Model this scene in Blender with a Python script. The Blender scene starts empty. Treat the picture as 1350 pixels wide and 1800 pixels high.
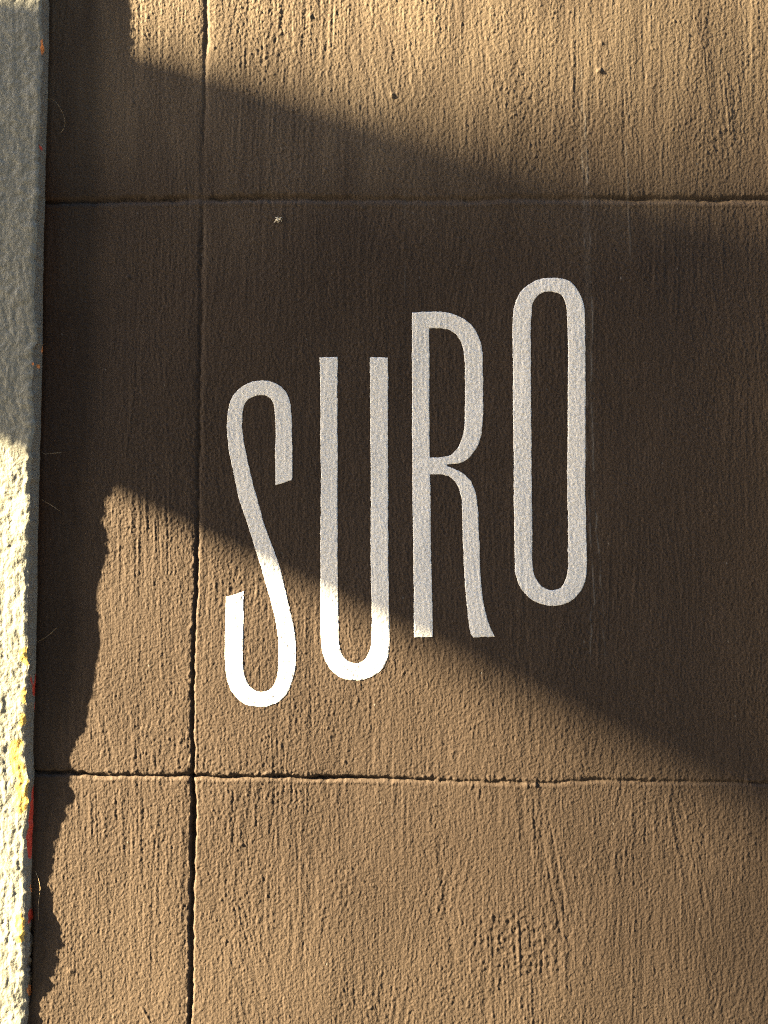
import bpy, bmesh, math
import numpy as np
from mathutils import Vector

# ------------------------------------------------------------------ scale and light
PX = 1.0 / 4000.0            # one unit of the wall drawing (a photo pixel) is 0.25 mm
MM = 0.001
CAM_D = 0.45
GROUND_Z = -1.45
SUNV = Vector((-4.0, -1.0, 1.8)).normalized()      # towards the sun: raking along the wall
SUN_EL = math.asin(SUNV.z)
SUN_AZ = math.atan2(SUNV.x, SUNV.y)

scene = bpy.context.scene
col = scene.collection

cam_d = bpy.data.cameras.new('camera')
cam = bpy.data.objects.new('camera', cam_d)
col.objects.link(cam)
cam.location = (0, -CAM_D, 0)
cam.rotation_euler = (math.radians(90), 0, 0)
cam_d.sensor_fit = 'VERTICAL'
cam_d.angle = 2 * math.atan((900 * PX) / CAM_D)
cam_d.clip_start = 0.01
cam_d.clip_end = 500
scene.camera = cam

world = bpy.data.worlds.new('World')
scene.world = world
world.use_nodes = True
wn = world.node_tree.nodes
sky = wn.new('ShaderNodeTexSky')
sky.sky_type = 'NISHITA'
sky.sun_disc = False
sky.sun_elevation = SUN_EL
sky.sun_rotation = SUN_AZ
world.node_tree.links.new(sky.outputs[0], wn['Background'].inputs[0])
wn['Background'].inputs[1].default_value = 0.05

sun_d = bpy.data.lights.new('sun', 'SUN')
sun_d.energy = 5.0
sun_d.angle = math.radians(0.7)
sun_d.color = (1.0, 0.80, 0.47)
sun = bpy.data.objects.new('sun', sun_d)
col.objects.link(sun)
sun.rotation_euler = SUNV.to_track_quat('Z', 'Y').to_euler()

vs = scene.view_settings
vs.view_transform = 'Standard'
vs.look = 'None'
vs.gamma = 1.0
vs.exposure = 4.4
vs.use_curve_mapping = False
scene.cycles.max_bounces = 4
scene.cycles.use_adaptive_sampling = False
scene.cycles.use_light_tree = False
scene.cycles.filter_width = 1.1
scene.cycles.use_denoising = False      # keep the fine grain of the plaster

# ------------------------------------------------------------------ helpers
def tag(o, label=None, cat=None, group=None, kind=None):
    for k, v in (('label', label), ('category', cat), ('group', group), ('kind', kind)):
        if v:
            o[k] = v
    return o

def empty(name, loc=(0, 0, 0)):
    o = bpy.data.objects.new(name, None)
    o.empty_display_size = 0.02
    o.location = loc
    col.objects.link(o)
    return o

def add_obj(name, me, mat, parent=None):
    o = bpy.data.objects.new(name, me)
    if mat:
        me.materials.append(mat)
    col.objects.link(o)
    if parent:
        o.parent = parent
        o.matrix_parent_inverse = parent.matrix_basis.inverted()
    return o

def mesh_np(name, verts, quads, attrs=None, smooth=True):
    me = bpy.data.meshes.new(name)
    verts = np.asarray(verts).reshape(-1, 3)
    quads = np.asarray(quads).reshape(-1, 4)
    nv, nq = len(verts), len(quads)
    me.vertices.add(nv)
    me.vertices.foreach_set('co', np.ascontiguousarray(verts, dtype=np.float32).ravel())
    me.loops.add(nq * 4)
    me.loops.foreach_set('vertex_index', np.ascontiguousarray(quads, dtype=np.int32).ravel())
    me.polygons.add(nq)
    me.polygons.foreach_set('loop_start', np.arange(0, nq * 4, 4, dtype=np.int32))
    if smooth:
        me.polygons.foreach_set('use_smooth', np.ones(nq, dtype=bool))
    for k, v in (attrs or {}).items():
        a = me.attributes.new(k, 'FLOAT', 'POINT')
        a.data.foreach_set('value', np.ascontiguousarray(v, dtype=np.float32))
    me.update(calc_edges=True)
    return me

def bm_obj(name, bm, mat, parent=None, smooth=True):
    me = bpy.data.meshes.new(name)
    bm.to_mesh(me)
    bm.free()
    if smooth:
        for p in me.polygons:
            p.use_smooth = True
    return add_obj(name, me, mat, parent)

def grid_quads(ny, nx):
    i = np.arange(ny * nx).reshape(ny, nx)
    return np.stack([i[:-1, :-1], i[1:, :-1], i[1:, 1:], i[:-1, 1:]], -1)

def submesh(V, quads, attrs):
    m = np.zeros(len(V), bool)
    m[quads.ravel()] = True
    remap = np.cumsum(m) - 1
    return V[m], remap[quads], {k: v[m] for k, v in attrs.items()}

def tube(bm, pts, radii, seg=8, cap=True):
    pts = [Vector(p) for p in pts]
    rings = []
    n = len(pts)
    for i, p in enumerate(pts):
        t = (pts[min(i + 1, n - 1)] - pts[max(i - 1, 0)]).normalized()
        up = Vector((0, 0, 1)) if abs(t.z) < 0.9 else Vector((1, 0, 0))
        a = t.cross(up).normalized()
        b = t.cross(a)
        r = radii[i] if hasattr(radii, '__len__') else radii
        rings.append([bm.verts.new(p + (a * math.cos(q) + b * math.sin(q)) * r)
                      for q in [2 * math.pi * k / seg for k in range(seg)]])
    for i in range(n - 1):
        for k in range(seg):
            bm.faces.new((rings[i][k], rings[i][(k + 1) % seg], rings[i + 1][(k + 1) % seg], rings[i + 1][k]))
    if cap:
        bm.faces.new(rings[0][::-1])
        bm.faces.new(rings[-1])

def box(bm, x0, x1, y0, y1, z0, z1):
    v = [bm.verts.new(p) for p in ((x0, y0, z0), (x1, y0, z0), (x1, y1, z0), (x0, y1, z0),
                                   (x0, y0, z1), (x1, y0, z1), (x1, y1, z1), (x0, y1, z1))]
    for f in ((0, 3, 2, 1), (4, 5, 6, 7), (0, 1, 5, 4), (1, 2, 6, 5), (2, 3, 7, 6), (3, 0, 4, 7)):
        bm.faces.new([v[i] for i in f])

def smoothstep(a, b, x):
    t = np.clip((x - a) / (b - a), 0, 1)
    return t * t * (3 - 2 * t)

# ------------------------------------------------------------------ materials
def new_mat(name, rough=0.7, spec=0.3):
    m = bpy.data.materials.new(name)
    m.use_nodes = True
    nt = m.node_tree
    b = nt.nodes['Principled BSDF']
    b.inputs['Roughness'].default_value = rough
    b.inputs['Specular IOR Level'].default_value = spec
    return m, nt, b

def noise_node(nt, scale, detail=4, rough=0.55, stretch=(1, 1, 1)):
    tc = nt.nodes.new('ShaderNodeNewGeometry')
    mp = nt.nodes.new('ShaderNodeMapping')
    mp.inputs['Scale'].default_value = stretch
    nt.links.new(tc.outputs['Position'], mp.inputs['Vector'])
    n = nt.nodes.new('ShaderNodeTexNoise')
    n.inputs['Scale'].default_value = scale
    n.inputs['Detail'].default_value = detail
    n.inputs['Roughness'].default_value = rough
    nt.links.new(mp.outputs[0], n.inputs['Vector'])
    return n

def ramp(nt, src, stops):
    r = nt.nodes.new('ShaderNodeValToRGB')
    cr = r.color_ramp
    while len(cr.elements) < len(stops):
        cr.elements.new(0.5)
    for e, (p, c) in zip(cr.elements, stops):
        e.position = p
        e.color = (c[0], c[1], c[2], 1)
    nt.links.new(src, r.inputs[0])
    return r

def mix(nt, fac, a, b, mode='MIX'):
    m = nt.nodes.new('ShaderNodeMix')
    m.data_type = 'RGBA'
    m.blend_type = mode
    for sock, v in ((m.inputs[0], fac), (m.inputs[6], a), (m.inputs[7], b)):
        if hasattr(v, 'links') or isinstance(v, bpy.types.NodeSocket):
            nt.links.new(v, sock)
        else:
            sock.default_value = v if isinstance(v, float) else (v[0], v[1], v[2], 1)
    return m.outputs[2]

def attr(nt, name):
    a = nt.nodes.new('ShaderNodeAttribute')
    a.attribute_name = name
    return a.outputs['Fac']

def bump(nt, bsdf, src, strength, dist):
    b = nt.nodes.new('ShaderNodeBump')
    b.inputs['Strength'].default_value = strength
    b.inputs['Distance'].default_value = dist
    nt.links.new(src, b.inputs['Height'])
    nt.links.new(b.outputs[0], bsdf.inputs['Normal'])

def simple_mat(name, c0, c1, scale, rough=0.7, spec=0.3, bstr=0.3, bdist=0.0005, stretch=(1, 1, 1)):
    m, nt, b = new_mat(name, rough, spec)
    n = noise_node(nt, scale, 5, 0.6, stretch)
    r = ramp(nt, n.outputs[0], [(0.3, c0), (0.7, c1)])
    nt.links.new(r.outputs[0], b.inputs['Base Color'])
    if bstr:
        bump(nt, b, n.outputs[0], bstr, bdist)
    return m

def micro_bump(nt, bsdf, dist, lines=0.6):
    """bristle marks and sand finer than the modelled relief"""
    a = noise_node(nt, 950, 2, 0.5)
    b = noise_node(nt, 1000, 2, 0.5, (1, 1, 0.10))
    m = nt.nodes.new('ShaderNodeMath')
    m.operation = 'MULTIPLY_ADD'
    nt.links.new(b.outputs[0], m.inputs[0])
    m.inputs[1].default_value = lines
    nt.links.new(a.outputs[0], m.inputs[2])
    bump(nt, bsdf, m.outputs[0], 1.0, dist)

# brown wall paint
BROWN = np.array((0.0460, 0.0338, 0.0266))
m_wall, nt, bs = new_mat('brown_wall_paint', 0.70, 0.10)
n1 = noise_node(nt, 14, 4, 0.6)
n2 = noise_node(nt, 420, 3, 0.6, (1, 1, 0.35))
c = ramp(nt, n1.outputs[0], [(0.25, BROWN * 0.90), (0.75, BROWN * (1.08, 1.09, 1.10))])
c2 = ramp(nt, n2.outputs[0], [(0.2, (0.84, 0.84, 0.84)), (0.8, (1.14, 1.13, 1.12))])
cc = mix(nt, 1.0, c.outputs[0], c2.outputs[0], 'MULTIPLY')
cc = mix(nt, attr(nt, 'light_tint'), cc, (0.117, 0.091, 0.067))
cc = mix(nt, attr(nt, 'streak'), cc, (0.22, 0.215, 0.21))
cc = mix(nt, attr(nt, 'rust'), cc, (0.060, 0.026, 0.013))
nt.links.new(cc, bs.inputs['Base Color'])
micro_bump(nt, bs, 0.00030, 0.55)

# white sign paint
m_white, nt, bs = new_mat('white_sign_paint', 0.6, 0.3)
n1 = noise_node(nt, 60, 4, 0.6)
c = ramp(nt, n1.outputs[0], [(0.25, (0.70, 0.69, 0.685)), (0.75, (0.78, 0.772, 0.765))])
nt.links.new(c.outputs[0], bs.inputs['Base Color'])
micro_bump(nt, bs, 0.00022, 0.4)

# grey pilaster paint with older coats showing
m_pil, nt, bs = new_mat('grey_pilaster_paint', 0.55, 0.35)
n1 = noise_node(nt, 40, 4, 0.6)
n4 = noise_node(nt, 260, 3, 0.6)
c = ramp(nt, n1.outputs[0], [(0.25, (0.165, 0.166, 0.146)), (0.75, (0.195, 0.195, 0.170))])
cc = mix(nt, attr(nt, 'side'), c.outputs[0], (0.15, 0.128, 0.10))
yel = ramp(nt, n4.outputs[0], [(0.35, (0.34, 0.20, 0.05)), (0.6, (0.40, 0.30, 0.09))])
cc = mix(nt, attr(nt, 'yellow'), cc, yel.outputs[0])
cc = mix(nt, attr(nt, 'red'), cc, (0.45, 0.035, 0.015))
cc = mix(nt, attr(nt, 'orange'), cc, (0.75, 0.24, 0.06))
nt.links.new(cc, bs.inputs['Base Color'])
micro_bump(nt, bs, 0.00024, 0.4)

m_core = simple_mat('mortar', (0.16, 0.14, 0.12), (0.24, 0.21, 0.18), 60)
m_pave = simple_mat('pavement_concrete', (0.055, 0.055, 0.055), (0.085, 0.083, 0.08), 9, 0.85, 0.2, 0.3, 0.004)
m_caster = simple_mat('dark_canvas', (0.030, 0.029, 0.028), (0.045, 0.043, 0.041), 700, 0.8, 0.1, 0.3, 0.0004)
m_rope = simple_mat('rope', (0.30, 0.25, 0.17), (0.42, 0.36, 0.26), 300, 0.8, 0.1)
m_steel = simple_mat('galvanised_steel', (0.32, 0.33, 0.34), (0.42, 0.43, 0.44), 30, 0.45, 0.5, 0.05)
m_spider = simple_mat('pale_spider', (0.62, 0.55, 0.42), (0.80, 0.74, 0.60), 900, 0.5, 0.4, 0.1, 0.0001)
m_fibre = simple_mat('golden_fibre', (0.42, 0.30, 0.17), (0.58, 0.44, 0.27), 500, 0.4, 0.5, 0)

# ------------------------------------------------------------------ relief of the wall
H_STEP = 1.6
fx = np.arange(14.0, 1388.0, H_STEP)
fy = np.arange(-36.0, 1838.0, H_STEP)

def stretch(n, h0, ratio):
    return np.cumsum(h0 * ratio ** np.arange(1, n + 1))

st = stretch(58, H_STEP, 1.125)
gx = np.concatenate([fx, fx[-1] + st])
FLOOR_Y = 900 - GROUND_Z / PX
sb = np.append(st[st < FLOOR_Y - fy[-1] - 200], FLOOR_Y - fy[-1] + 4)
gy = np.concatenate([(fy[0] - st)[::-1], fy, fy[-1] + sb])
NX, NY = len(gx), len(gy)
GX, GY = np.meshgrid(gx, gy)
# periodic noise tile
TW, TH = 1024, 1296

def fnoise(seed, su, sv, ang=0.0, hp=0):
    """gaussian-filtered noise, su across / sv along (px), turned by ang degrees; unit deviation"""
    r = np.random.default_rng(seed)
    w = np.fft.rfft2(r.standard_normal((TH, TW)))
    ky = np.fft.fftfreq(TH)[:, None] / H_STEP
    kx = np.fft.rfftfreq(TW)[None, :] / H_STEP
    a = math.radians(ang)
    ku = kx * math.cos(a) + ky * math.sin(a)
    kv = -kx * math.sin(a) + ky * math.cos(a)
    f = np.exp(-2 * math.pi ** 2 * ((su * ku) ** 2 + (sv * kv) ** 2))
    if hp:
        f = f * (1 - np.exp(-2 * math.pi ** 2 * hp ** 2 * (ku ** 2 + kv ** 2)))
    f[0, 0] = 0
    n = np.fft.irfft2(w * f, s=(TH, TW))
    return n / n.std()

IX = np.round((gx - gx[0]) / H_STEP).astype(int) % TW
IY = np.round((gy - fy[0]) / H_STEP).astype(int) % TH
def spread(t):
    return t[np.ix_(IY, IX)]

def smask(seed, s, lo, hi):
    return smoothstep(lo, hi, fnoise(seed, s, s))

# fine grain, crests a little sharper than hollows
g1 = fnoise(1, 1.25, 1.6, 0, 2.2)
g2 = fnoise(2, 2.0, 2.8, 0, 4.5)
g3 = fnoise(3, 7, 9)
ridg = -np.abs(fnoise(4, 2.3, 2.9, 12)) + 0.8
ridg2 = -np.abs(fnoise(5, 5.0, 6.5)) + 0.8
amp = 0.92 + 0.10 * fnoise(6, 60, 80) + 0.10 * fnoise(7, 20, 30)
amp = np.clip(amp, 0.65, 1.7)
grain = 0.040 * g1 + 0.018 * g2 + 0.006 * g3 + 0.036 * ridg + 0.012 * ridg2 * smask(8, 35, -0.2, 1.2)

# brush marks: bundles of bristle lines at several angles
brush = np.zeros((TH, TW))
wsum = np.zeros((TH, TW)) + 1e-6
for k, ang in enumerate((-14, -7, -2, 0, 2, 7, 13)):
    lines = 0.75 * fnoise(20 + k, 1.25, 75, ang) + 0.4 * fnoise(40 + k, 2.4, 110, ang) + 0.5 * fnoise(140 + k, 1.5, 22, ang)
    w = np.exp(1.5 * fnoise(60 + k, 32, 90, ang)) * (2.2 if abs(ang) <= 2 else 0.8)
    brush += w * lines
    wsum += w
brush /= wsum
brush /= brush.std()
bmask = 0.5 + 0.5 * smask(80, 40, -0.6, 1.4)
brush = brush * bmask

base = amp * grain + 0.042 * brush
base = np.where(base > 0, base * 1.15, base * 0.85)
H = spread(base)
finehalf = spread(amp * (0.045 * g1 + 0.02 * g2) + 0.3 * 0.07 * brush)
low = spread(0.04 * fnoise(90, 16, 26) + 0.18 * fnoise(91, 45, 70))
H = H + low

# distinct sweeps of a stiff brush
for k, (cx, cy, lx, ly, ang, a) in enumerate(((970, 1540, 30, 130, -11, .085), (1215, 1510, 45, 140, -11, .075), (780, 1560, 30, 120, -7, .06), (1060, 1580, 40, 120, 5, .06),
                                              (1150, 1600, 60, 150, -2, .05), (640, 140, 55, 70, -18, .07), (700, 110, 40, 90, -12, .06), (1000, 80, 50, 160, 0, .06),
                                              (1150, 150, 40, 220, -1, .06), (870, 60, 45, 120, -4, .05), (250, 960, 50, 130, 3, .06), (520, 1660, 60, 120, 8, .05),
                                              (440, 1480, 60, 110, 7, .05), (240, 60, 40, 140, 0, .06), (270, 1600, 70, 220, 1, .05), (640, 1240, 60, 120, 10, .05),
                                              (900, 1260, 60, 90, -4, .05), (250, 500, 50, 220, 0, .05), (1280, 1700, 60, 150, -9, .05), (480, 40, 60, 90, 2, .06))):
    b_ = math.radians(ang)
    du = (GX - cx) * math.cos(b_) + (GY - cy) * math.sin(b_)
    dv = -(GX - cx) * math.sin(b_) + (GY - cy) * math.cos(b_)
    H += 0.7 * a * np.exp(-(du / lx) ** 4 - (dv / ly) ** 4) * spread(0.6 * fnoise(300 + k, 1.5, 90, ang) + 0.6 * fnoise(340 + k, 2.6, 130, ang))

# rough sandy clusters
for (cx, cy, rx, ry, a) in ((880, 1650, 70, 75, 1.0), (640, 1760, 60, 40, 0.6), (500, 62, 55, 35, 0.9), (470, 98, 40, 20, 0.8),
                            (910, 150, 60, 60, 0.8), (760, 90, 90, 40, 0.5), (1000, 240, 80, 50, 0.5), (1270, 240, 70, 60, 0.5),
                            (930, 1680, 60, 60, 0.7), (590, 1560, 60, 80, 0.45), (430, 1030, 40, 40, 0.8), (640, 1545, 80, 30, 0.5),
                            (1010, 1330, 40, 40, 0.6), (1280, 1480, 60, 60, 0.5), (900, 420, 90, 60, 0.5), (720, 420, 90, 60, 0.5),
                            (1000, 1640, 60, 80, 0.6), (150, 1400, 60, 40, 0.5), (240, 1280, 60, 40, 0.5), (480, 1640, 70, 60, 0.45)):
    w = np.exp(-((GX - cx) / rx) ** 2 - ((GY - cy) / ry) ** 2)
    H += 0.6 * a * w * spread(0.10 * fnoise(100, 2.2, 2.6, 0, 6) + 0.09 * np.abs(fnoise(101, 3.2, 3.6)) )

# large undulation of the plaster (mm); slopes of a few percent show strongly in raking light
und = 0.55 * spread(fnoise(110, 130, 150)) * np.exp(-((GX - 680) / 2500) ** 2 - ((GY - 900) / 3000) ** 2)
H += und
# stronger light on the upper course, painted in as a paler tint
light_tint = smoothstep(520, 40, GY + 45 * spread(fnoise(112, 70, 60))) * np.clip(0.85 + 0.15 * spread(fnoise(113, 8, 40)), 0, 1)
light_tint = 0.80 * light_tint + 0.10 * smoothstep(1500, 1780, GY + 0.25 * (675 - GX))

# ------------------------------------------------------------------ joints
def line(pts, t, seed, wob, L):
    p = np.array(pts, float)
    r = np.random.default_rng(seed)
    n = 400
    k = np.linspace(t.min(), t.max(), n)
    w = r.standard_normal(n)
    ker = np.exp(-0.5 * (np.arange(-40, 41) * (k[1] - k[0]) / L) ** 2)
    w = np.convolve(w, ker / math.sqrt((ker ** 2).sum()), 'same')
    return np.interp(t, p[:, 0], p[:, 1]) + wob * np.interp(t, k, w)

JT = line([(-200, 355), (87, 354), (200, 352), (333, 350), (450, 349), (617, 351), (783, 352), (900, 350), (1350, 349), (3000, 348)], gx, 1, 0.5, 20)
JB = line([(-200, 1356), (62, 1358), (125, 1361), (200, 1363), (333, 1364), (450, 1366), (600, 1368), (750, 1371), (900, 1375), (1050, 1373), (1200, 1374), (1350, 1378), (3000, 1390)], gx, 2, 0.9, 14)
JV = line([(-3000, 380), (0, 363), (130, 360), (350, 357), (600, 353), (800, 350), (933, 347), (1033, 345), (1133, 342), (1200, 340), (1360, 339), (1400, 341), (1533, 338), (1667, 337), (1800, 335), (3000, 320)], gy, 3, 0.6, 20)

def var(t, seed, L, lo, hi):
    return np.clip(line([(t.min(), (lo + hi) / 2), (t.max(), (lo + hi) / 2)], t, seed, (hi - lo) / 3, L), lo, hi)

edge_n = spread(fnoise(120, 4, 4))
def groove(d, w, depth, lip):
    """d signed distance px; returns mm"""
    x = np.abs(d + 0.8 * edge_n) / w
    return -depth * np.exp(-x ** 2.2) - 0.22 * np.minimum(depth, 1.2) * np.exp(-(d / (w * 3.2)) ** 2) + lip * np.exp(-((d - w * 2.3) / (w * 0.9)) ** 2)

dT = GY - JT[None, :]
dB = GY - JB[None, :]
dV = GX - JV[:, None]
depT = np.interp(gx, [0, 80, 330, 360, 380, 420, 560, 640, 1000, 1040, 1350], [1.2, 1.2, 1.1, 0.35, 0.9, 1.1, 0.8, 0.5, 0.7, 0.9, 0.8]) * var(gx, 11, 15, 0.6, 1.3)
depB = np.interp(gx, [0, 120, 330, 600, 760, 800, 900, 1000, 1100, 1350], [1.6, 1.5, 1.5, 1.6, 0.8, 0.7, 0.7, 0.6, 0.7, 0.8]) * var(gx, 12, 12, 0.45, 1.3)
depV = np.interp(gy, [-50, 0, 120, 350, 430, 800, 900, 1030, 1340, 1375, 1800], [0.6, 0.65, 0.55, 0.25, 0.6, 0.6, 0.7, 1.15, 1.1, 1.9, 1.7]) * var(gy, 13, 14, 0.7, 1.25)
widV = np.interp(gy, [-50, 350, 900, 1000, 1340, 1380, 1800], [3.6, 4.6, 4.2, 2.7, 2.5, 3.5, 3.1])
H += groove(dT, 4.6, 1.25 * depT[None, :], 0.20)
H += groove(dB, 3.3, depB[None, :], (0.22 * var(gx, 15, 10, 0.1, 1.2) * np.interp(gx, [600, 850], [1, 0.55]))[None, :])
H += groove(dV, widV[:, None], depV[:, None], 0.02 + 0.08 * smoothstep(800, 1000, GY))
# crumbs along the lower joint
H += np.exp(-((dB + 4) / 7) ** 2) * np.abs(spread(fnoise(121, 2.6, 2.2))) * 0.22 * var(gx, 14, 25, 0.0, 1.2)[None, :]
H += np.exp(-((dV + 3) / 6) ** 2) * np.abs(spread(fnoise(122, 2.4, 2.8))) * 0.18 * (GY > 950)

# pimples and specks
rng = np.random.default_rng(5)
pim = [(225, 487, 2.2, 0.9), (545, 27, 2.5, 0.8), (690, 167, 3.0, 1.0), (1053, 126, 3.4, 1.3), (1056, 77, 2.4, 0.7), (1147, 87, 1.8, 0.7),
       (637, 367, 2.0, 0.6), (525, 273, 1.8, 0.5), (572, 300, 1.8, 0.5), (153, 193, 1.8, 0.5), (376, 82, 2.2, 0.7), (433, 158, 2.0, 0.6),
       (925, 1378, 4.5, 1.0), (940, 1379, 3.0, 0.9), (126, 1706, 3.5, 0.8), (718, 656, 2.0, 0.5), (1326, 1484, 2, .6), (425, 1485, 2.2, 0.7)]
pim = [(a_, b_, c_, 0.6 * d_) for a_, b_, c_, d_ in pim]
for _ in range(260):
    pim.append((rng.uniform(90, 1380), rng.uniform(-20, 1820), rng.uniform(1.3, 2.1), rng.uniform(0.10, 0.28)))
for (px, py, s, a) in pim:
    ix0, ix1 = np.searchsorted(gx, [px - 4 * s - 3, px + 4 * s + 3])
    iy0, iy1 = np.searchsorted(gy, [py - 4 * s - 3, py + 4 * s + 3])
    sx, sy = GX[iy0:iy1, ix0:ix1], GY[iy0:iy1, ix0:ix1]
    H[iy0:iy1, ix0:ix1] += a * np.exp(-((sx - px) ** 2 + (sy - py) ** 2) / (2 * s * s))

# scratches / dried drip edges: pale thin vertical lines right of the last letter
streak = np.zeros_like(H)
def drip(pts, w, strength, film=None):
    global H
    p = np.array(pts, float)
    xl = np.interp(gy, p[:, 0], p[:, 1]) + 1.0 * np.interp(gy, np.arange(-100, 2000, 22), np.random.default_rng(int(p[0, 1])).standard_normal(96)[:96])
    on = smoothstep(p[0, 0] - 10, p[0, 0] + 20, gy) * smoothstep(p[-1, 0] + 20, p[-1, 0] - 40, gy)
    d = GX - xl[:, None]
    br = np.clip(0.3 + 0.9 * spread(fnoise(int(p[0, 1]) + 7, 3, 9)), 0, 1)
    e = np.exp(-(d / (0.8 * w)) ** 2) * on[:, None]
    H += 0.05 * e
    return strength * e * br
streak += drip([(10, 1018), (250, 1024), (420, 1027), (640, 1029), (900, 1036), (1000, 1042), (1060, 1046), (1080, 1038), (1160, 1038)], 1.3, 0.55)
streak += drip([(120, 1024), (300, 1032), (420, 1036), (560, 1040), (760, 1041), (920, 1048), (1000, 1056), (1100, 1062), (1180, 1066)], 1.3, 0.6)
streak += drip([(250, 1100), (400, 1105), (460, 1108)], 1.2, 0.4)
streak += drip([(330, 712), (560, 712)], 1.2, 0.25)
film = np.exp(-((GX - np.interp(gy, [0, 420, 640, 1000], [1021, 1031, 1036, 1049])[:, None]) / 7) ** 4) * smoothstep(120, 300, GY) * smoothstep(1000, 600, GY)
streak += 0.08 * film
sp = rng.uniform([90, 0], [1340, 1800], (70, 2))
for (px, py) in sp:
    ix, iy = np.searchsorted(gx, px), np.searchsorted(gy, py)
    streak[iy:iy + 2, ix:ix + 1] = rng.uniform(0.3, 0.9)
streak = np.clip(0.62 * streak, 0, 1)

# scuff lines beside the vertical joint and a scratch in the left column
for (x0, y0, x1, y1, a) in ((236, 690, 222, 800, 0.16), (262, 620, 236, 700, 0.1), (358, 690, 365, 830, 0.14), (250, 1770, 266, 1800, 0.3),
                            (950, 1460, 985, 1640, -0.14), (968, 1450, 992, 1600, -0.12), (1180, 1400, 1232, 1640, -0.12), (1200, 1420, 1240, 1600, -0.12)):
    t = np.clip(((GX - x0) * (x1 - x0) + (GY - y0) * (y1 - y0)) / ((x1 - x0) ** 2 + (y1 - y0) ** 2), 0, 1)
    dd = np.hypot(GX - x0 - t * (x1 - x0), GY - y0 - t * (y1 - y0))
    H += a * np.exp(-(dd / 1.7) ** 2)

# ------------------------------------------------------------------ pilaster outline (photo px, mm)
base_img = np.array([(-300, 92), (0, 87), (100, 85.5), (350, 78), (600, 73.5), (640, 74), (800, 71), (1000, 67), (1200, 62.5), (1400, 59), (1500, 58), (1600, 55.5), (1700, 53), (1800, 52), (2200, 44)], float)
arr_img = np.array([(-300, 79), (0, 73), (100, 72.5), (250, 68), (350, 65), (500, 61), (560, 59), (580, 64), (600, 66), (620, 58), (660, 57), (700, 56), (730, 60), (755, 61), (775, 55), (850, 51.5), (900, 51), (1000, 49), (1100, 48), (1200, 47), (1270, 44), (1320, 43), (1370, 50), (1420, 48), (1500, 45), (1600, 43.5), (1690, 42), (1760, 46), (1800, 43), (2200, 36)], float)
sh = np.array([(-300, 236), (-100, 236), (0, 232), (30, 233), (60, 230), (90, 229), (150, 228), (800, 205), (848, 200), (870, 195), (895, 187), (925, 185), (950, 189), (965, 190), (990, 187), (1000, 179), (1020, 173), (1040, 168), (1075, 170), (1110, 175), (1130, 177), (1160, 170), (1195, 165.5), (1205, 165), (1240, 160), (1275, 155), (1288, 150), (1296, 140), (1305, 134), (1330, 126), (1360, 126), (1380, 122), (1395, 127), (1415, 124), (1430, 118), (1460, 108), (1480, 97), (1495, 92), (1530, 88), (1553, 83), (1570, 90), (1590, 95), (1600, 93), (1615, 100), (1650, 106), (1664, 111), (1670, 103), (1690, 99), (1710, 98), (1722, 92), (1730, 99), (1738, 95), (1750, 80), (1765, 71), (1780, 69), (1800, 78), (1850, 82), (2200, 80)], float)
blk = 12
yb, xb = (NY // blk) * blk, (NX // blk) * blk
coarse = H[:yb, :xb].reshape(yb // blk, blk, xb // blk, blk).mean((1, 3))
def wall_level(x, y):
    i = np.clip(np.searchsorted(gx, x) // blk, 0, xb // blk - 1)
    j = np.clip(np.searchsorted(gy, y) // blk, 0, yb // blk - 1)
    return coarse[j, i]
K = 4.0 * 4.0                 # px of shadow shift per mm of projection
SL = 1.8 / 4.0
ys = np.arange(-290.0, 2150.0, 1.5)
xsh = np.interp(ys, sh[:, 0], sh[:, 1])
D = np.full_like(ys, 8.0)
lev = wall_level(xsh, ys) + 0.40
lev = np.convolve(np.pad(lev, 40, mode='edge'), np.ones(81) / 81, 'valid')
yr = ys.copy()
for _ in range(12):
    ai = np.interp(yr, arr_img[:, 0], arr_img[:, 1])
    xa = 675 - (675 - ai) * (CAM_D * 1000 - D) / (CAM_D * 1000)
    D = np.clip((xsh - xa) / K + lev, 0.6, 20)
    yr = ys - SL * (xsh - xa)
o = np.argsort(yr)
prof_y, prof_D = yr[o], D[o]
def arris_D(y):
    return np.interp(y, prof_y, prof_D)

# the wall next to the pilaster: deep dark crack low down
bx = np.interp(gy, base_img[:, 0], base_img[:, 1])
crack = 0.5 + 2.6 * smoothstep(1560, 1640, gy) * smoothstep(1770, 1735, gy)
H -= crack[:, None] * np.exp(-np.clip(GX - bx[:, None] + 1, 0, None) ** 2 / (2 * 3.2 ** 2))
rust = 0.65 * np.exp(-np.clip(GX - bx[:, None], 0, None) / 26) * np.clip(0.55 + 0.35 * spread(fnoise(130, 18, 40)), 0, 1)
rust = rust * smoothstep(1300, 900, GY)

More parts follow.
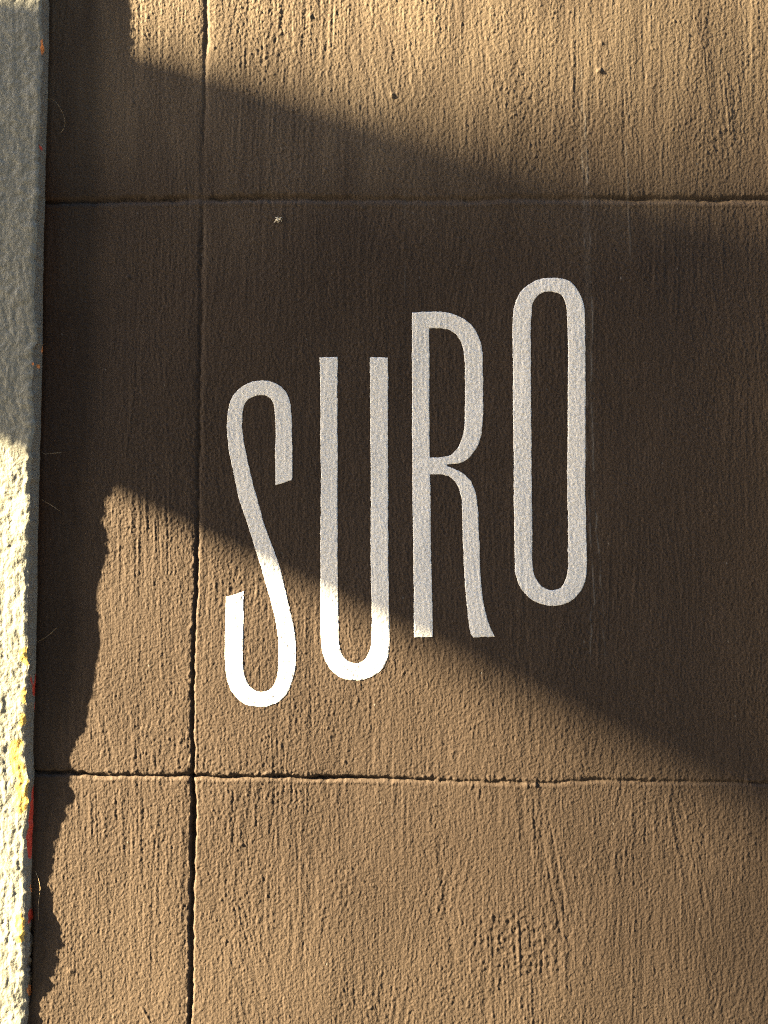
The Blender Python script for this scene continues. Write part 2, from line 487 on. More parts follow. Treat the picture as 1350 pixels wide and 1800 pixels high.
# ------------------------------------------------------------------ letters: outlines
def curve(pts, corners, sub=5):
    p = np.array(pts, float)
    n = len(p)
    out = []
    for i in range(n):
        p1, p2 = p[i], p[(i + 1) % n]
        p0 = p[i - 1] if i not in corners else 2 * p1 - p2
        p3 = p[(i + 2) % n] if (i + 1) % n not in corners else 2 * p2 - p1
        for k in range(sub):
            t = k / sub
            d1, d2, d3 = (np.linalg.norm(b - a) ** 0.5 + 1e-6 for a, b in ((p0, p1), (p1, p2), (p2, p3)))
            m1 = ((p1 - p0) / d1 - (p2 - p0) / (d1 + d2) + (p2 - p1) / d2) * d2
            m2 = ((p2 - p1) / d2 - (p3 - p1) / (d2 + d3) + (p3 - p2) / d3) * d2
            out.append((2 * t ** 3 - 3 * t ** 2 + 1) * p1 + (t ** 3 - 2 * t ** 2 + t) * m1 + (-2 * t ** 3 + 3 * t ** 2) * p2 + (t ** 3 - t ** 2) * m2)
    return np.array(out)

S_ = [(514, 844.2), (514, 800), (513.7, 770), (511.8, 725), (507.8, 700), (500.2, 686), (487, 675.5), (473.5, 670.6), (458.5, 669.5), (443.5, 671.8), (426.3, 680), (412.8, 692.8), (405.3, 705.5), (401.2, 723.5), (399, 746), (399.7, 765.5), (402, 789.5), (408.3, 821), (415.8, 860), (424.8, 891.5), (434.5, 920), (447, 960), (460, 1000), (466, 1021), (477.3, 1060), (483.3, 1084), (486.7, 1105), (489.6, 1124.5), (490, 1142.5), (489.3, 1169.5), (487.8, 1186), (484, 1199.5), (477.3, 1209), (467.5, 1214.8), (458.5, 1215.5), (449.5, 1213), (440.5, 1206), (433, 1195), (429, 1181.5), (427.3, 1162), (427.5, 1135), (428.2, 1105), (428.2, 1067.5), (428, 1040.2), (397.8, 1049.5), (397, 1090), (395.8, 1120), (395.8, 1150), (397, 1171), (399.3, 1189), (403.8, 1205.5), (410.5, 1217.5), (421, 1229.5), (433, 1237.8), (446.5, 1241.5), (460, 1242), (473.5, 1240.8), (487, 1235.5), (499, 1226.5), (508, 1213), (514.8, 1195), (518.5, 1177), (520.3, 1162), (520, 1142.5), (519, 1120), (515.5, 1097.5), (509.5, 1072), (502, 1039), (493, 1000), (482, 970), (471.5, 940), (463.8, 920), (454, 884), (445, 852.5), (438.3, 822.5), (432.3, 795.5), (427.8, 770), (425.8, 749), (426.3, 729.5), (428.5, 714.5), (433.8, 704.8), (442, 698.8), (451, 695.5), (460, 694.7), (469, 696.8), (475.8, 701.8), (480.3, 710), (482.8, 723.5), (484.3, 743), (484.8, 764), (483.8, 785), (483.6, 810), (484.3, 853)]
U_ = [(561.5, 628.4), (562.5, 650), (563, 689.5), (563.3, 766), (564, 830), (563.2, 1000), (563, 1051), (563.3, 1108.6), (565, 1134), (568.8, 1152), (575.8, 1168.7), (586, 1181.5), (597.5, 1189.8), (611.6, 1194.9), (627, 1195.9), (641, 1194.2), (655, 1189), (667.8, 1180), (676.8, 1167.4), (682.5, 1152), (684.7, 1132.9), (684.7, 1112.4), (684.2, 1089.4), (683.4, 1051), (682.5, 1000), (682.1, 830), (682.2, 728), (681.9, 628.4), (649.9, 628.1), (650.7, 689.5), (651, 766), (651.8, 830), (651.9, 1000), (653.1, 1057.5), (653.5, 1115), (652.5, 1132.9), (649.9, 1144.4), (644.8, 1155.3), (637.1, 1162.9), (628.2, 1166.1), (618, 1165.2), (609, 1160.4), (601.4, 1150.8), (597.1, 1136.7), (595.3, 1117.6), (595, 1089.4), (594.3, 1051), (593.7, 1000), (593, 830), (593, 728), (593.3, 627.5)]
R_ = [(724.2, 549), (745, 548.3), (770, 548), (779.5, 548.4), (793, 551), (808, 556.3), (821.5, 564.5), (832, 575), (839.5, 587), (844.8, 602), (847.8, 617), (849, 633.5), (849.7, 672.5), (849.6, 710), (848.5, 743), (846.3, 764), (841.8, 779), (834.5, 792), (824.6, 804.4), (812.7, 812), (799.7, 814.6), (785.8, 815.3), (785.8, 819.8), (797.5, 824), (810.5, 830.4), (821.3, 839), (830, 851), (836, 866), (839, 883.5), (840.8, 911.7), (842.6, 955), (843.9, 998.3), (846.3, 1030.9), (850, 1061.2), (855, 1082.9), (861.4, 1102.4), (869.9, 1119), (832, 1119.9), (828.3, 1115.4), (823.5, 1091.5), (819.2, 1052.5), (816.6, 1009.2), (814.4, 965.9), (813.3, 922.5), (812.9, 890), (811, 872.7), (806.6, 856.4), (799.7, 845.6), (791, 838.4), (780.2, 834.5), (769.3, 833.9), (756.3, 833.9), (756.8, 890), (757.6, 976.7), (759.6, 1063.4), (760.7, 1119.9), (728.2, 1119.7), (727.1, 1020), (726, 933.3), (725.1, 846.7), (724.5, 760), (724.4, 650)]
Rh = [(754.8, 577), (767.5, 576.6), (779.5, 577.2), (790, 580.2), (799.8, 585.5), (807.3, 593.7), (812.5, 605), (815.8, 620), (817.2, 638), (817.8, 665), (817.8, 710), (816.3, 746), (813.3, 767), (807.3, 783.5), (796.4, 796.8), (788.8, 801.2), (778, 803.3), (765, 804), (755.7, 804), (755.3, 760), (755, 700), (754.8, 640)]
O_ = [(970.3, 488.9), (985.6, 490.1), (999.4, 495), (1010.6, 504.7), (1018.9, 517.2), (1024.4, 531.1), (1026.9, 547.8), (1027.9, 581.1), (1028.6, 650.6), (1029, 720), (1029.3, 860), (1030.4, 901.7), (1031.4, 957.2), (1032.1, 991.9), (1030.7, 1012.8), (1026.5, 1029.4), (1018.9, 1042.6), (1007.8, 1053.8), (993.9, 1061.4), (977.2, 1064.9), (961.9, 1064.4), (948.1, 1060.7), (934.2, 1053.8), (921.7, 1041.9), (912.6, 1028), (907.1, 1011.4), (905.4, 991.9), (904.7, 943.3), (903.9, 887.8), (902.2, 720), (901.8, 650.6), (901.1, 581.1), (902.2, 550.6), (905.7, 532.5), (912.6, 517.2), (923.1, 504.7), (935.6, 496.4), (949.4, 490.8), (960.6, 489.2)]
Oh = [(966.1, 512.8), (977.2, 514.4), (985.6, 518.6), (991.1, 526.9), (994.6, 538.1), (996.3, 553.3), (997.4, 581.1), (998.1, 650.6), (998.1, 720), (997.8, 860), (998.8, 929.4), (999.2, 985), (998.1, 1005.8), (993.9, 1021.1), (986.9, 1031.5), (977.2, 1037.1), (966.1, 1037.5), (955, 1032.9), (945.3, 1022.5), (939, 1008.6), (936.5, 991.9), (935.8, 943.3), (935.3, 887.8), (933.5, 720), (933.1, 650.6), (933.1, 581.1), (934.2, 553.3), (935.6, 538.1), (939.7, 526.9), (946.7, 518.6), (955.7, 514.2)]

def cidx(pts, cs):
    return {min(range(len(pts)), key=lambda i: (pts[i][0] - c[0]) ** 2 + (pts[i][1] - c[1]) ** 2) for c in cs}

LET = {
    'S': [curve(S_, cidx(S_, [(514, 844), (484, 853), (428, 1040), (398, 1049)]))],
    'U': [curve(U_, cidx(U_, [(561.5, 628), (682, 628), (650, 628), (593, 627.5)]))],
    'R': [curve(R_, cidx(R_, [(724, 549), (785.8, 815.3), (785.8, 819.8), (869.9, 1119), (832, 1120), (756, 834), (760.7, 1120), (728, 1120)])),
          curve(Rh, cidx(Rh, [(754.8, 577), (755.7, 804)]))],
    'O': [curve(O_, set()), curve(Oh, set())],
}

def sdf(P, polys):
    """signed distance (negative inside) of points P (n,2) to a set of closed polylines, even-odd"""
    best = np.full(len(P), 1e9)
    inside = np.zeros(len(P), bool)
    for q in polys:
        a, b = q, np.roll(q, -1, 0)
        for i in range(len(a)):
            e = b[i] - a[i]
            w = P - a[i]
            t = np.clip((w @ e) / (e @ e + 1e-9), 0, 1)
            d = w - t[:, None] * e
            best = np.minimum(best, (d * d).sum(1))
            c1 = (a[i, 1] > P[:, 1]) != (b[i, 1] > P[:, 1])
            xi = a[i, 0] + (P[:, 1] - a[i, 1]) * e[0] / (e[1] if abs(e[1]) > 1e-9 else 1e-9)
            inside ^= c1 & (P[:, 0] < xi)
    d = np.sqrt(best)
    return np.where(inside, -d, d)

edgewob = spread(0.24 * fnoise(150, 2.2, 3.0) + 0.16 * fnoise(151, 14, 22))
letters = {}
Hs = H - 0.25 * finehalf            # thick sign paint fills the finest grain
for name, polys in LET.items():
    allp = np.concatenate(polys)
    ix0, ix1 = np.searchsorted(gx, [allp[:, 0].min() - 6, allp[:, 0].max() + 6])
    iy0, iy1 = np.searchsorted(gy, [allp[:, 1].min() - 6, allp[:, 1].max() + 6])
    P = np.stack([GX[iy0:iy1, ix0:ix1], GY[iy0:iy1, ix0:ix1]], -1)
    shp = P.shape[:2]
    s = sdf(P.reshape(-1, 2), polys).reshape(shp)
    letters[name] = (ix0, ix1, iy0, iy1, P, s + edgewob[iy0:iy1, ix0:ix1])

def bilinear(F, x, y):
    u = np.clip((x - fx[0]) / H_STEP, 0, len(fx) - 1.001)
    v = np.clip((y - fy[0]) / H_STEP, 0, len(fy) - 1.001)
    i, j = np.floor(u).astype(int), np.floor(v).astype(int)
    a, b = u - i, v - j
    j0 = j + len(st)
    return F[j0, i] * (1 - a) * (1 - b) + F[j0, i + 1] * a * (1 - b) + F[j0 + 1, i] * (1 - a) * b + F[j0 + 1, i + 1] * a * b

def to_world(x, y, h):
    return np.stack([(x - 675) * PX, -h * MM, (900 - y) * PX], -1)

letter_mesh = {}
for name, (ix0, ix1, iy0, iy1, P, s) in letters.items():
    gyy, gxx = np.gradient(s, H_STEP)
    gl = np.hypot(gxx, gyy) + 1e-6
    Q = P.copy()
    out = s > 0
    for _ in range(1):
        Q[..., 0] = np.where(out, P[..., 0] - s * gxx / gl, Q[..., 0])
        Q[..., 1] = np.where(out, P[..., 1] - s * gyy / gl, Q[..., 1])
    q = grid_quads(*s.shape)
    smin = np.minimum.reduce([s[:-1, :-1], s[1:, :-1], s[1:, 1:], s[:-1, 1:]])
    q = q[smin < -0.12]
    h = bilinear(Hs, Q[..., 0], Q[..., 1])
    rim = np.exp(-np.clip(-s, 0, None) / 2.0)
    h = h + 0.16 - 0.05 * rim
    V = to_world(Q[..., 0], Q[..., 1], h).reshape(-1, 3)
    V, q, _ = submesh(V, q, {})
    e = np.concatenate([q[:, [0, 1]], q[:, [1, 2]], q[:, [2, 3]], q[:, [3, 0]]])
    key = np.sort(e, 1)
    key = key[:, 0].astype(np.int64) * len(V) + key[:, 1]
    u, inv, cnt = np.unique(key, return_inverse=True, return_counts=True)
    eb = e[cnt[inv] == 1]
    vb = np.unique(eb)
    mp = np.full(len(V), -1)
    mp[vb] = len(V) + np.arange(len(vb))
    V2 = V[vb] + np.array((0, 0.45 * MM, 0))
    V = np.concatenate([V, V2])
    q = np.concatenate([q, np.stack([eb[:, 1], eb[:, 0], mp[eb[:, 0]], mp[eb[:, 1]]], -1)])
    letter_mesh[name] = (V, q)
    H[iy0:iy1, ix0:ix1] -= 0.45 * smoothstep(-0.6, -2.6, s)

# ------------------------------------------------------------------ wall: panels between the joints
wall = empty('stucco_wall', (0, 0, GROUND_Z))
tag(wall, 'rough brown painted stucco wall scored into large blocks', 'wall')
V = to_world(GX, GY, H).reshape(-1, 3)
at = {'streak': streak.ravel(), 'rust': rust.ravel(), 'light_tint': light_tint.ravel()}
Q = grid_quads(NY, NX)
cx = 0.5 * (GX[:-1, :-1] + GX[1:, 1:])
cy = 0.5 * (GY[:-1, :-1] + GY[1:, 1:])
jt = 0.5 * (JT[:-1] + JT[1:])[None, :]
jb = 0.5 * (JB[:-1] + JB[1:])[None, :]
jv = 0.5 * (JV[:-1] + JV[1:])[:, None]
row = (cy > jt).astype(int) + (cy > jb)
colm = (cx > jv).astype(int)
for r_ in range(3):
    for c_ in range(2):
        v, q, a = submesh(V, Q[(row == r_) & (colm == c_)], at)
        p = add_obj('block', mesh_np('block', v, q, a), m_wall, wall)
# plain block of the same wall on the far side of the pilaster, and the masonry behind
xs_ = np.linspace(-9000, -395, 160)
yl = np.linspace(gy[0], gy[-1], 60)
LX, LY = np.meshgrid(xs_, yl)
lh = 0.4 * np.sin(LX / 310.0) * np.cos(LY / 270.0)
v = to_world(LX, LY, lh).reshape(-1, 3)
add_obj('block', mesh_np('block', v, grid_quads(60, 160), {'streak': np.zeros(9600), 'rust': np.zeros(9600), 'light_tint': np.zeros(9600)}), m_wall, wall)
top_z = (900 - gy[0]) * PX
right_x = (gx[-1] - 675) * PX
bm = bmesh.new()
box(bm, (-9000 - 675) * PX, right_x, 0.03, 0.32, GROUND_Z, top_z)
bm_obj('masonry', bm, m_core, wall, False)
bm = bmesh.new()
box(bm, (-9000 - 675) * PX, right_x, -0.010, 0.34, top_z - 0.004, top_z + 0.05)
bm_obj('coping', bm, m_core, wall, False)

# ------------------------------------------------------------------ pilaster
pil = empty('pilaster', ((-170 - 675) * PX, 0, GROUND_Z))
tag(pil, 'pale grey painted pilaster with chipped edge at the left of the wall', 'pilaster')
py = np.concatenate([(fy[0] - st)[::-1], np.arange(-36, 1838, 2.0), fy[-1] + sb])
NP = len(py)
nf = 64                         # fine columns of the face next to the arris
Da = arris_D(py)
ker = np.exp(-0.5 * (np.arange(-60, 61) / 24.0) ** 2)
Dpad = np.pad(Da, 60, mode='edge')
Ds = np.convolve(Dpad, ker / ker.sum(), 'valid')
ai = np.interp(py, arr_img[:, 0], arr_img[:, 1])
xa = 675 - (675 - ai) * (450 - Da) / 450
bxp = np.interp(py, base_img[:, 0], base_img[:, 1])
def n1d(L, seed):
    w = np.random.default_rng(seed).standard_normal(NP + 400)
    k = np.exp(-0.5 * (np.arange(-100, 101) / L) ** 2)
    w = np.convolve(w, k / math.sqrt((k ** 2).sum()), 'same')[200:200 + NP]
    return w
Da = Da + 0.10 * n1d(2.0, 33) + 0.10 * n1d(6.0, 34)
xa = xa + 0.8 * n1d(1.4, 31) + 0.9 * n1d(5, 32) + 0.7 * n1d(14, 35)
TW2, TH2 = 256, 1152
def pnoise(seed, su, sv):
    r = np.random.default_rng(seed)
    w = np.fft.rfft2(r.standard_normal((TH2, TW2)))
    ky = np.fft.fftfreq(TH2)[:, None] / 2.0
    kx = np.fft.rfftfreq(TW2)[None, :] / 1.7
    f = np.exp(-2 * math.pi ** 2 * ((su * kx) ** 2 + (sv * ky) ** 2))
    f[0, 0] = 0
    n = np.fft.irfft2(w * f, s=(TH2, TW2))
    return n / n.std()
iy_p = (np.arange(NP)) % TH2
off = np.concatenate([np.array([-500, -420, -350, -290, -240, -205, -180, -160, -145, -132]), np.linspace(-124, 0, nf)])
ncf = len(off)
FX = xa[:, None] + off[None, :]
FX[:, 0] = -400
FX[:, 1] = -398
ixp = np.clip(np.round((off + 520) / 1.97).astype(int), 0, None) % TW2
pn = 0.060 * pnoise(201, 2.0, 2.8) + 0.06 * pnoise(202, 4.0, 6) + 0.05 * (-np.abs(pnoise(203, 5, 6))) + 0.035 * pnoise(204, 1.7, 40)
pn2 = 0.075 * pnoise(205, 1.8, 3.4) + 0.05 * pnoise(206, 3.2, 6)
und_p = 0.12 * pnoise(207, 30, 60)
PN = pn[np.ix_(iy_p, ixp)] + und_p[np.ix_(iy_p, ixp)]
low_rough = smoothstep(780, 1100, py)[:, None]
PN = PN * (1 - 0.15 * low_rough) + pn2[np.ix_(iy_p, ixp)] * low_rough * 0.75
near = np.exp(-(off[None, :] / 16.0) ** 2)
face = (Ds[:, None] * (1 - near) + Da[:, None] * near) + PN * (1 - 0.7 * np.exp(-(off[None, :] / 5) ** 2))
face -= 0.35 * np.exp(-(off[None, :] / 3.0) ** 2)            # worn arris
face[:, 0] = 0
yel = np.zeros_like(face)
def blob(arr, X, Yc, Yh, xc, xh, n, amount=1.0, YY=None):
    d = ((YY - Yc) / Yh) ** 2 + ((X - xc) / xh) ** 2 + n
    arr[:] = np.maximum(arr, amount * smoothstep(1.1, 0.85, d))
PYY = np.repeat(py[:, None], ncf, 1)
yn = 0.35 * pnoise(210, 6, 9)[np.ix_(iy_p, ixp)] + 0.15 * pnoise(211, 3, 4)[np.ix_(iy_p, ixp)]
OFF = np.repeat(off[None, :], NP, 0)
for (yc, yh, xc, xh) in ((1150, 14, -5, 7), (1220, 15, -4, 5), (1262, 20, -6, 8), (1340, 48, -14, 13), (1400, 42, -9, 10), (1615, 18, -8, 8), (1640, 14, -6, 8)):
    blob(yel, OFF, yc, yh, xc, xh, yn, 1.0, PYY)
orange = np.zeros_like(face)
for (yc, yh, xc, xh) in ((95, 9, 0, 4), (645, 3, 0, 3)):
    blob(orange, OFF, yc, yh, xc, xh, yn * 0.4, 1.0, PYY)
z0 = np.zeros(NP * ncf)
v = to_world(FX, PYY, face).reshape(-1, 3)
add_obj('face', mesh_np('face', v, grid_quads(NP, ncf), {'side': z0, 'yellow': yel.ravel(), 'red': z0, 'orange': orange.ravel()}), m_pil, pil)
# the side return towards the brown wall
ns = 18
tt = np.linspace(0, 1, ns)
xe = FX[:, -1]
he = face[:, -1]
SX = xe[:, None] + (bxp - xe)[:, None] * (tt ** 1.1)[None, :]
SH = he[:, None] + (-1.5 - he)[:, None] * tt[None, :]
sn = 0.10 * pnoise(220, 3, 4)[np.ix_(iy_p, np.arange(ns))] + 0.14 * pnoise(221, 6, 10)[np.ix_(iy_p, np.arange(ns))]
SX = SX + 4 * sn * np.sin(math.pi * np.clip(tt, 0, 1))[None, :]
chip = smoothstep(1590, 1640, py)[:, None] * smoothstep(1790, 1700, py)[:, None]
SX = SX + chip * 10 * np.clip(pnoise(222, 2.5, 3)[np.ix_(iy_p, np.arange(ns))], -1, 1) * np.clip(tt * 1.4, 0, 1)[None, :] * 0.25
SY = np.repeat(py[:, None], ns, 1)
T2 = np.repeat(tt[None, :], NP, 0)
red = np.zeros_like(SX)
rn = 0.45 * pnoise(230, 3, 9)[np.ix_(iy_p, np.arange(ns))]
for (yc, yh, xc, xh) in ((1205, 24, 0.95, 0.5), (1245, 20, 1.0, 0.35), (1262, 10, 1.0, 0.3), (1395, 20, 0.95, 0.4), (1440, 42, 0.7, 0.55), (1480, 24, 0.5, 0.4), (1610, 14, 0.7, 0.3), (268, 3, 0.3, 0.15)):
    blob(red, T2, yc, yh, xc, xh, rn, 0.95, SY)
org = np.zeros_like(SX)
for (yc, yh, xc, xh) in ((102, 7, 0.05, 0.2), (646, 3, 0.5, 0.2), (616, 6, 0.9, 0.2), (1562, 7, 0.9, 0.25), (1740, 10, 0.7, 0.3)):
    blob(org, T2, yc, yh, xc, xh, rn * 0.5, 0.8, SY)
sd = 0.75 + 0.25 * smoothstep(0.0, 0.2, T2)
v = to_world(SX, SY, SH).reshape(-1, 3)
add_obj('side_return', mesh_np('side_return', v, grid_quads(NP, ns), {'side': sd.ravel(), 'yellow': np.zeros(NP * ns), 'red': red.ravel(), 'orange': org.ravel()}), m_pil, pil)

# ------------------------------------------------------------------ the painted word
sign = empty('painted_sign', (0.01, -0.001, -0.09))
tag(sign, 'tall thin white hand-painted letters stepping upwards across the brown wall', 'sign')
for name, (v, q) in letter_mesh.items():
    o_ = add_obj('letter', mesh_np('letter', v, q), m_white, sign)
    o_['label'] = 'white painted capital letter ' + name

# ------------------------------------------------------------------ ground
n = 40
gxx = np.sign(np.linspace(-1, 1, n)) * np.abs(np.linspace(-1, 1, n)) ** 3 * 150
X2, Y2 = np.meshgrid(gxx, gxx)
v = np.stack([X2, Y2, np.full_like(X2, GROUND_Z)], -1).reshape(-1, 3)
g = add_obj('pavement', mesh_np('pavement', v, grid_quads(n, n)[..., ::-1].reshape(-1, 4), None, False), m_pave)
tag(g, kind='structure')

# ------------------------------------------------------------------ unseen building behind the camera, added to close off most of the sky
m_blocker = simple_mat('grey_render', (0.10, 0.10, 0.10), (0.14, 0.138, 0.135), 3, 0.85, 0.2, 0.3, 0.002)
m_frame = simple_mat('window_paint', (0.42, 0.41, 0.38), (0.5, 0.49, 0.46), 8, 0.6, 0.3, 0)
m_glass, nt, bs = new_mat('dark_glass', 0.08, 0.5)
bs.inputs['Base Color'].default_value = (0.03, 0.035, 0.04, 1)
HX0, HX1, HY, HH = -9.5, 18.0, -4.2, 10.5
sky_blocker = empty('sky_blocker', (5.0, HY, GROUND_Z))
tag(sky_blocker, 'plain grey building added across the lane to close off the sky', 'sky_blocker')
wins = [(x, z) for z in (0.9, 3.7, 6.3, 8.5) for x in np.arange(-6.5, 17.5, 2.4)]
xsb = sorted({HX0, HX1} | {round(x, 3) for x, z in wins} | {round(x + 1.0, 3) for x, z in wins})
bm = bmesh.new()
zc = [0.0] + [v_ for z in (0.9, 3.7, 6.3, 8.5) for v_ in (z, z + 1.5)] + [HH]
wset = {(round(x, 3), round(z, 3)) for x, z in wins}
for i in range(len(xsb) - 1):
    for k in range(len(zc) - 1):
        if (round(xsb[i], 3), round(zc[k], 3)) in wset:
            continue
        box(bm, xsb[i], xsb[i + 1], HY - 0.3, HY, GROUND_Z + zc[k], GROUND_Z + zc[k + 1])
bmesh.ops.remove_doubles(bm, verts=bm.verts, dist=1e-4)
bm_obj('front_wall', bm, m_blocker, sky_blocker, False)
bm = bmesh.new()
box(bm, HX0, HX1, HY - 7.0, HY - 0.31, GROUND_Z, GROUND_Z + HH - 0.02)
bm_obj('body', bm, m_blocker, sky_blocker, False)
bm = bmesh.new()
box(bm, HX0 - 0.2, HX1 + 0.2, HY - 7.2, HY + 0.35, GROUND_Z + HH, GROUND_Z + HH + 0.22)
bm_obj('roof', bm, m_core, sky_blocker, False)
bmf = bmesh.new()
for (a0, a1, b0, b1) in ((0.002, 0.998, 0.002, 0.07), (0.002, 0.998, 1.43, 1.498), (0.002, 0.07, 0.07, 1.43), (0.93, 0.998, 0.07, 1.43), (0.47, 0.53, 0.07, 1.43)):
    box(bmf, a0, a1, -0.16, -0.1, b0, b1)
mf = bpy.data.meshes.new('window')
bmf.to_mesh(mf); bmf.free(); mf.materials.append(m_frame)
bmg = bmesh.new()
box(bmg, 0.06, 0.94, -0.14, -0.13, 0.06, 1.44)
mg = bpy.data.meshes.new('pane')
bmg.to_mesh(mg); bmg.free(); mg.materials.append(m_glass)
for x, z in wins:
    w_ = bpy.data.objects.new('window', mf)
    col.objects.link(w_)
    w_.parent = sky_blocker
    w_.location = (x - 5.0, 0, z)
    p_ = bpy.data.objects.new('pane', mg)
    col.objects.link(p_)
    p_.parent = w_

# ------------------------------------------------------------------ unseen canvas sheet, added and shaped to throw the slanting shade band
su = Vector(SUNV)
up_sh = np.array([(-150, 62), (0, 80), (105, 86), (146, 85), (190, 88), (245, 97), (300, 113), (350, 128), (450, 152), (600, 190), (750, 227), (900, 257), (1050, 286), (1200, 312), (1350, 335), (1700, 388)], float)
lo_sh = np.array([(-150, 672), (105, 797), (160, 824), (207, 849), (267, 882), (333, 915), (447, 972), (560, 1026), (690, 1089), (800, 1140), (967, 1230), (1100, 1297), (1200, 1345), (1333, 1412), (1700, 1598)], float)
up_sh[:, 1] -= 8 + 0.074 * up_sh[:, 0]
up_sh[:, 1] -= 34 * smoothstep(850, 1400, up_sh[:, 0])
lo_sh[:, 1] += 13 + 0.028 * lo_sh[:, 0]
tt = np.linspace(-150, 1700, 84)
def hang(shadow, Lfun):
    out = []
    y = np.interp(tt, shadow[:, 0], shadow[:, 1])
    k = np.ones(5) / 5
    y = np.convolve(np.pad(y, 2, mode='reflect', reflect_type='odd'), k, 'valid')
    for x_, y_ in zip(tt, y):
        h_ = float(bilinear(low_H, np.array(min(max(x_, 95.0), 1380.0)), np.array(y_)))
        out.append(Vector(((x_ - 675) * PX, -h_ * MM, (900 - y_) * PX)) + su * Lfun(x_))
    return out
ker = np.exp(-0.5 * (np.arange(-30, 31) / 10.0) ** 2)
ker /= ker.sum()
low_H = np.apply_along_axis(lambda r: np.convolve(np.pad(r, 30, mode='edge'), ker, 'valid'), 1, H)
low_H = np.apply_along_axis(lambda r: np.convolve(np.pad(r, 30, mode='edge'), ker, 'valid'), 0, low_H)
UP = hang(up_sh, lambda x: 0.05 + 0.0056 * x if x > 105 else 0.18 + 0.00180 * (x + 150))
LO = hang(lo_sh, lambda x: 0.85 + 0.0022 * (x - 207) if x > 105 else 0.18 + 0.00175 * (x + 150))
caster = empty('shade_caster', UP[0])
tag(caster, 'unseen dark canvas sheet on two poles, added to cast the slanting shade band', 'shade sail')
M = 14
bm = bmesh.new()
n_out = ((UP[-1] - UP[0]).cross(LO[0] - UP[0])).normalized() * 0.001
layers = []
for sgn in (1, -1):
    layers.append([[bm.verts.new(a.lerp(b, k / M) + n_out * sgn) for k in range(M + 1)] for a, b in zip(UP, LO)])
N = len(UP)
for f, L_ in enumerate(layers):
    for i in range(N - 1):
        for k in range(M):
            qd = (L_[i][k], L_[i + 1][k], L_[i + 1][k + 1], L_[i][k + 1])
            bm.faces.new(qd if f == 0 else qd[::-1])
def rimf(idx):
    for (i, k), (j, l) in zip(idx[:-1], idx[1:]):
        bm.faces.new((layers[0][i][k], layers[1][i][k], layers[1][j][l], layers[0][j][l]))
rimf([(i, 0) for i in range(N)])
rimf([(i, M) for i in range(N)])
rimf([(0, k) for k in range(M + 1)])
rimf([(N - 1, k) for k in range(M + 1)])
bmesh.ops.recalc_face_normals(bm, faces=bm.faces)
bm_obj('canvas', bm, m_caster, caster)
poles = []
for pt, lbl in ((UP[-1], 'taller steel pole added to hold the upper corner of the shade caster'), (LO[-1], 'shorter steel pole added to hold the lower corner of the shade caster')):
    d = Vector((-0.16, -0.04, 0.03))
    e = pt + d
    bm = bmesh.new()
    tube(bm, [pt, pt + d * 0.5 + Vector((0, 0, -0.004)), e], 0.004, 6)
    bm_obj('rope', bm, m_rope, caster)
    pr = empty('steel_pole', (e.x, e.y, GROUND_Z))
    tag(pr, lbl, 'pole', 'poles of the added shade caster')
    bm = bmesh.new()
    tube(bm, [(e.x, e.y, GROUND_Z + 0.012), (e.x, e.y, e.z + 0.08)], 0.03, 16)
    bm_obj('post', bm, m_steel, pr)
    bm = bmesh.new()
    tube(bm, [(e.x, e.y, GROUND_Z), (e.x, e.y, GROUND_Z + 0.012)], 0.11, 20)
    bm_obj('base_plate', bm, m_steel, pr)
for pt, zz in ((UP[0], 0.06), (LO[0], -0.05)):
    bm = bmesh.new()
    hook = Vector((pt.x - 0.10, 0.0, pt.z + zz))
    tube(bm, [pt, hook], 0.004, 6)
    bm_obj('rope', bm, m_rope, caster)

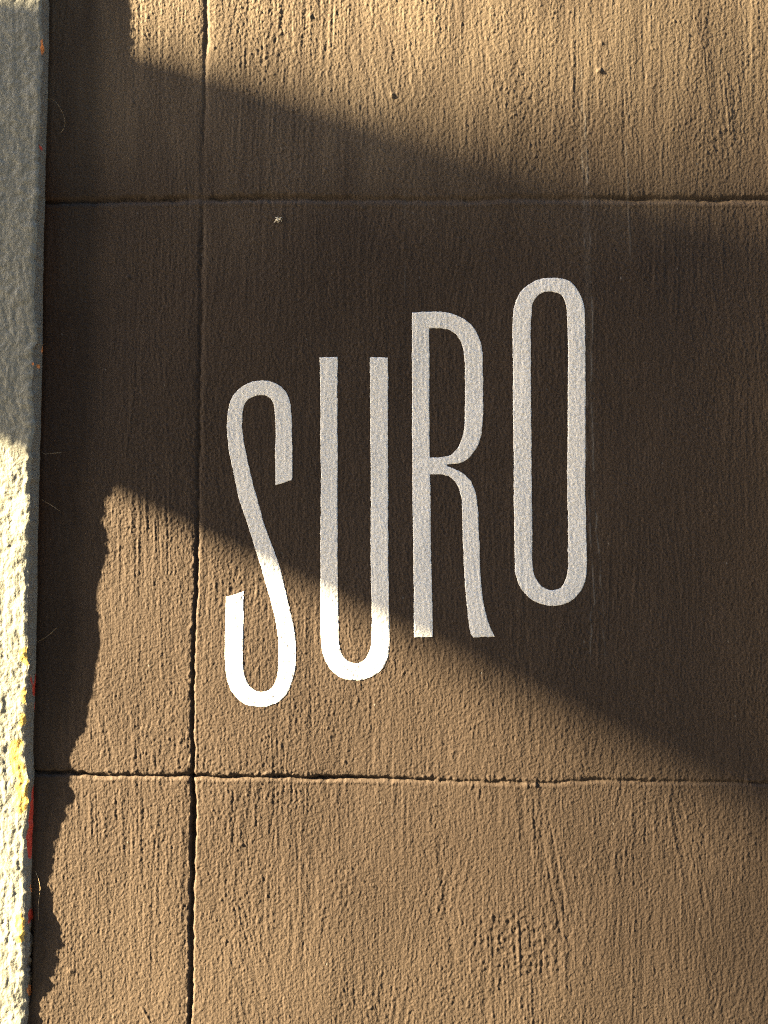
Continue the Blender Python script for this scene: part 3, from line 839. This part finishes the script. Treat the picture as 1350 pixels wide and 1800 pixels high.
# ------------------------------------------------------------------ a tiny pale spider on the wall
def wall_pt(x, y, lift):
    return Vector(((x - 675) * PX, -(float(bilinear(H, np.array(float(x)), np.array(float(y)))) + lift) * MM, (900 - y) * PX))
sx, sy = 490.0, 388.0
bm = bmesh.new()
def ell(c, r):
    m = bmesh.ops.create_icosphere(bm, subdivisions=2, radius=1.0)
    for vv in m['verts']:
        vv.co = Vector((vv.co.x * r[0], vv.co.y * r[1], vv.co.z * r[2])) + c
cA = wall_pt(sx - 2.2, sy + 0.3, 0.85)
cB = wall_pt(sx + 2.3, sy - 0.2, 0.8)
cA.y = cB.y = min(cA.y, cB.y)
ell(cA, (0.00062, 0.00045, 0.00042))
ell(cB, (0.00042, 0.00036, 0.00036))
tube(bm, [cA, cB], 0.00022, 6)
for (x1, y1, x2, y2) in ((-4, -3, -5.5, -4.5), (-1, -3.5, -0.5, -5), (3.5, -3.2, 5, -4.6), (4.5, -2.5, 6.5, -3.2),
                         (-4.5, 2.5, -7.5, 4.8), (-1.5, 3, -2, 5), (1, 3, 0.5, 5), (5, 1, 5.2, 3.2)):
    k = wall_pt(sx + x1, sy + y1, 1.15)
    f = wall_pt(sx + x2, sy + y2, 0.12)
    tube(bm, [cB.lerp(cA, 0.25), k, f], [0.00016, 0.00014, 0.00009], 5)
spd = bm_obj('spider', bm, m_spider, None)
tag(spd, 'tiny pale spider clinging to the wall just below the upper joint', 'spider')

# ------------------------------------------------------------------ stray fibres caught along the pilaster
FIB = [([(82, 174, .3), (93, 176, 1.5), (103, 185, 2.2), (112, 200, 1.8), (116, 215, 1.2), (114, 226, .8), (105, 235, .2)], 'fine golden fibre curling in a loop high beside the pilaster'),
       ([(74, 794, .3), (80, 799, 1.2), (95, 797, 1.4), (109, 796, .3)], 'fine straight fibre at half height beside the pilaster, above the sunlit patch'),
       ([(73, 878, .4), (88, 885, 1.5), (98, 892, 1.2), (107, 899, .2)], 'fine drooping fibre beside the pilaster level with the top of the sunlit patch'),
       ([(66, 1128, .3), (80, 1121, 1.4), (92, 1112, 1.3), (100, 1103, .2)], 'fine rising fibre beside the pilaster left of the lowest letter'),
       ([(62, 1530, .3), (70, 1545, 1.2), (73, 1558, 1.5), (69, 1590, 1.2), (68, 1618, .2)], 'fine wavy fibre hanging beside the chipped foot of the pilaster')]
for pts, lbl in FIB:
    p = np.array(pts, float)
    s = np.concatenate([[0], np.cumsum(np.hypot(np.diff(p[:, 0]), np.diff(p[:, 1])))])
    u = np.linspace(0, s[-1], 22)
    k = np.array([0.25, 0.5, 0.25])
    q = np.stack([np.convolve(np.pad(np.interp(u, s, p[:, i]), 1, mode='edge'), k, 'valid') for i in range(3)], -1)
    bm = bmesh.new()
    tube(bm, [wall_pt(max(a, bb_) if False else a, b, c_) for a, b, c_ in q for bb_ in (0,)], 0.00006, 5)
    f = bm_obj('fibre', bm, m_fibre, None)
    tag(f, lbl, 'fibre', 'stray fibres along the pilaster')
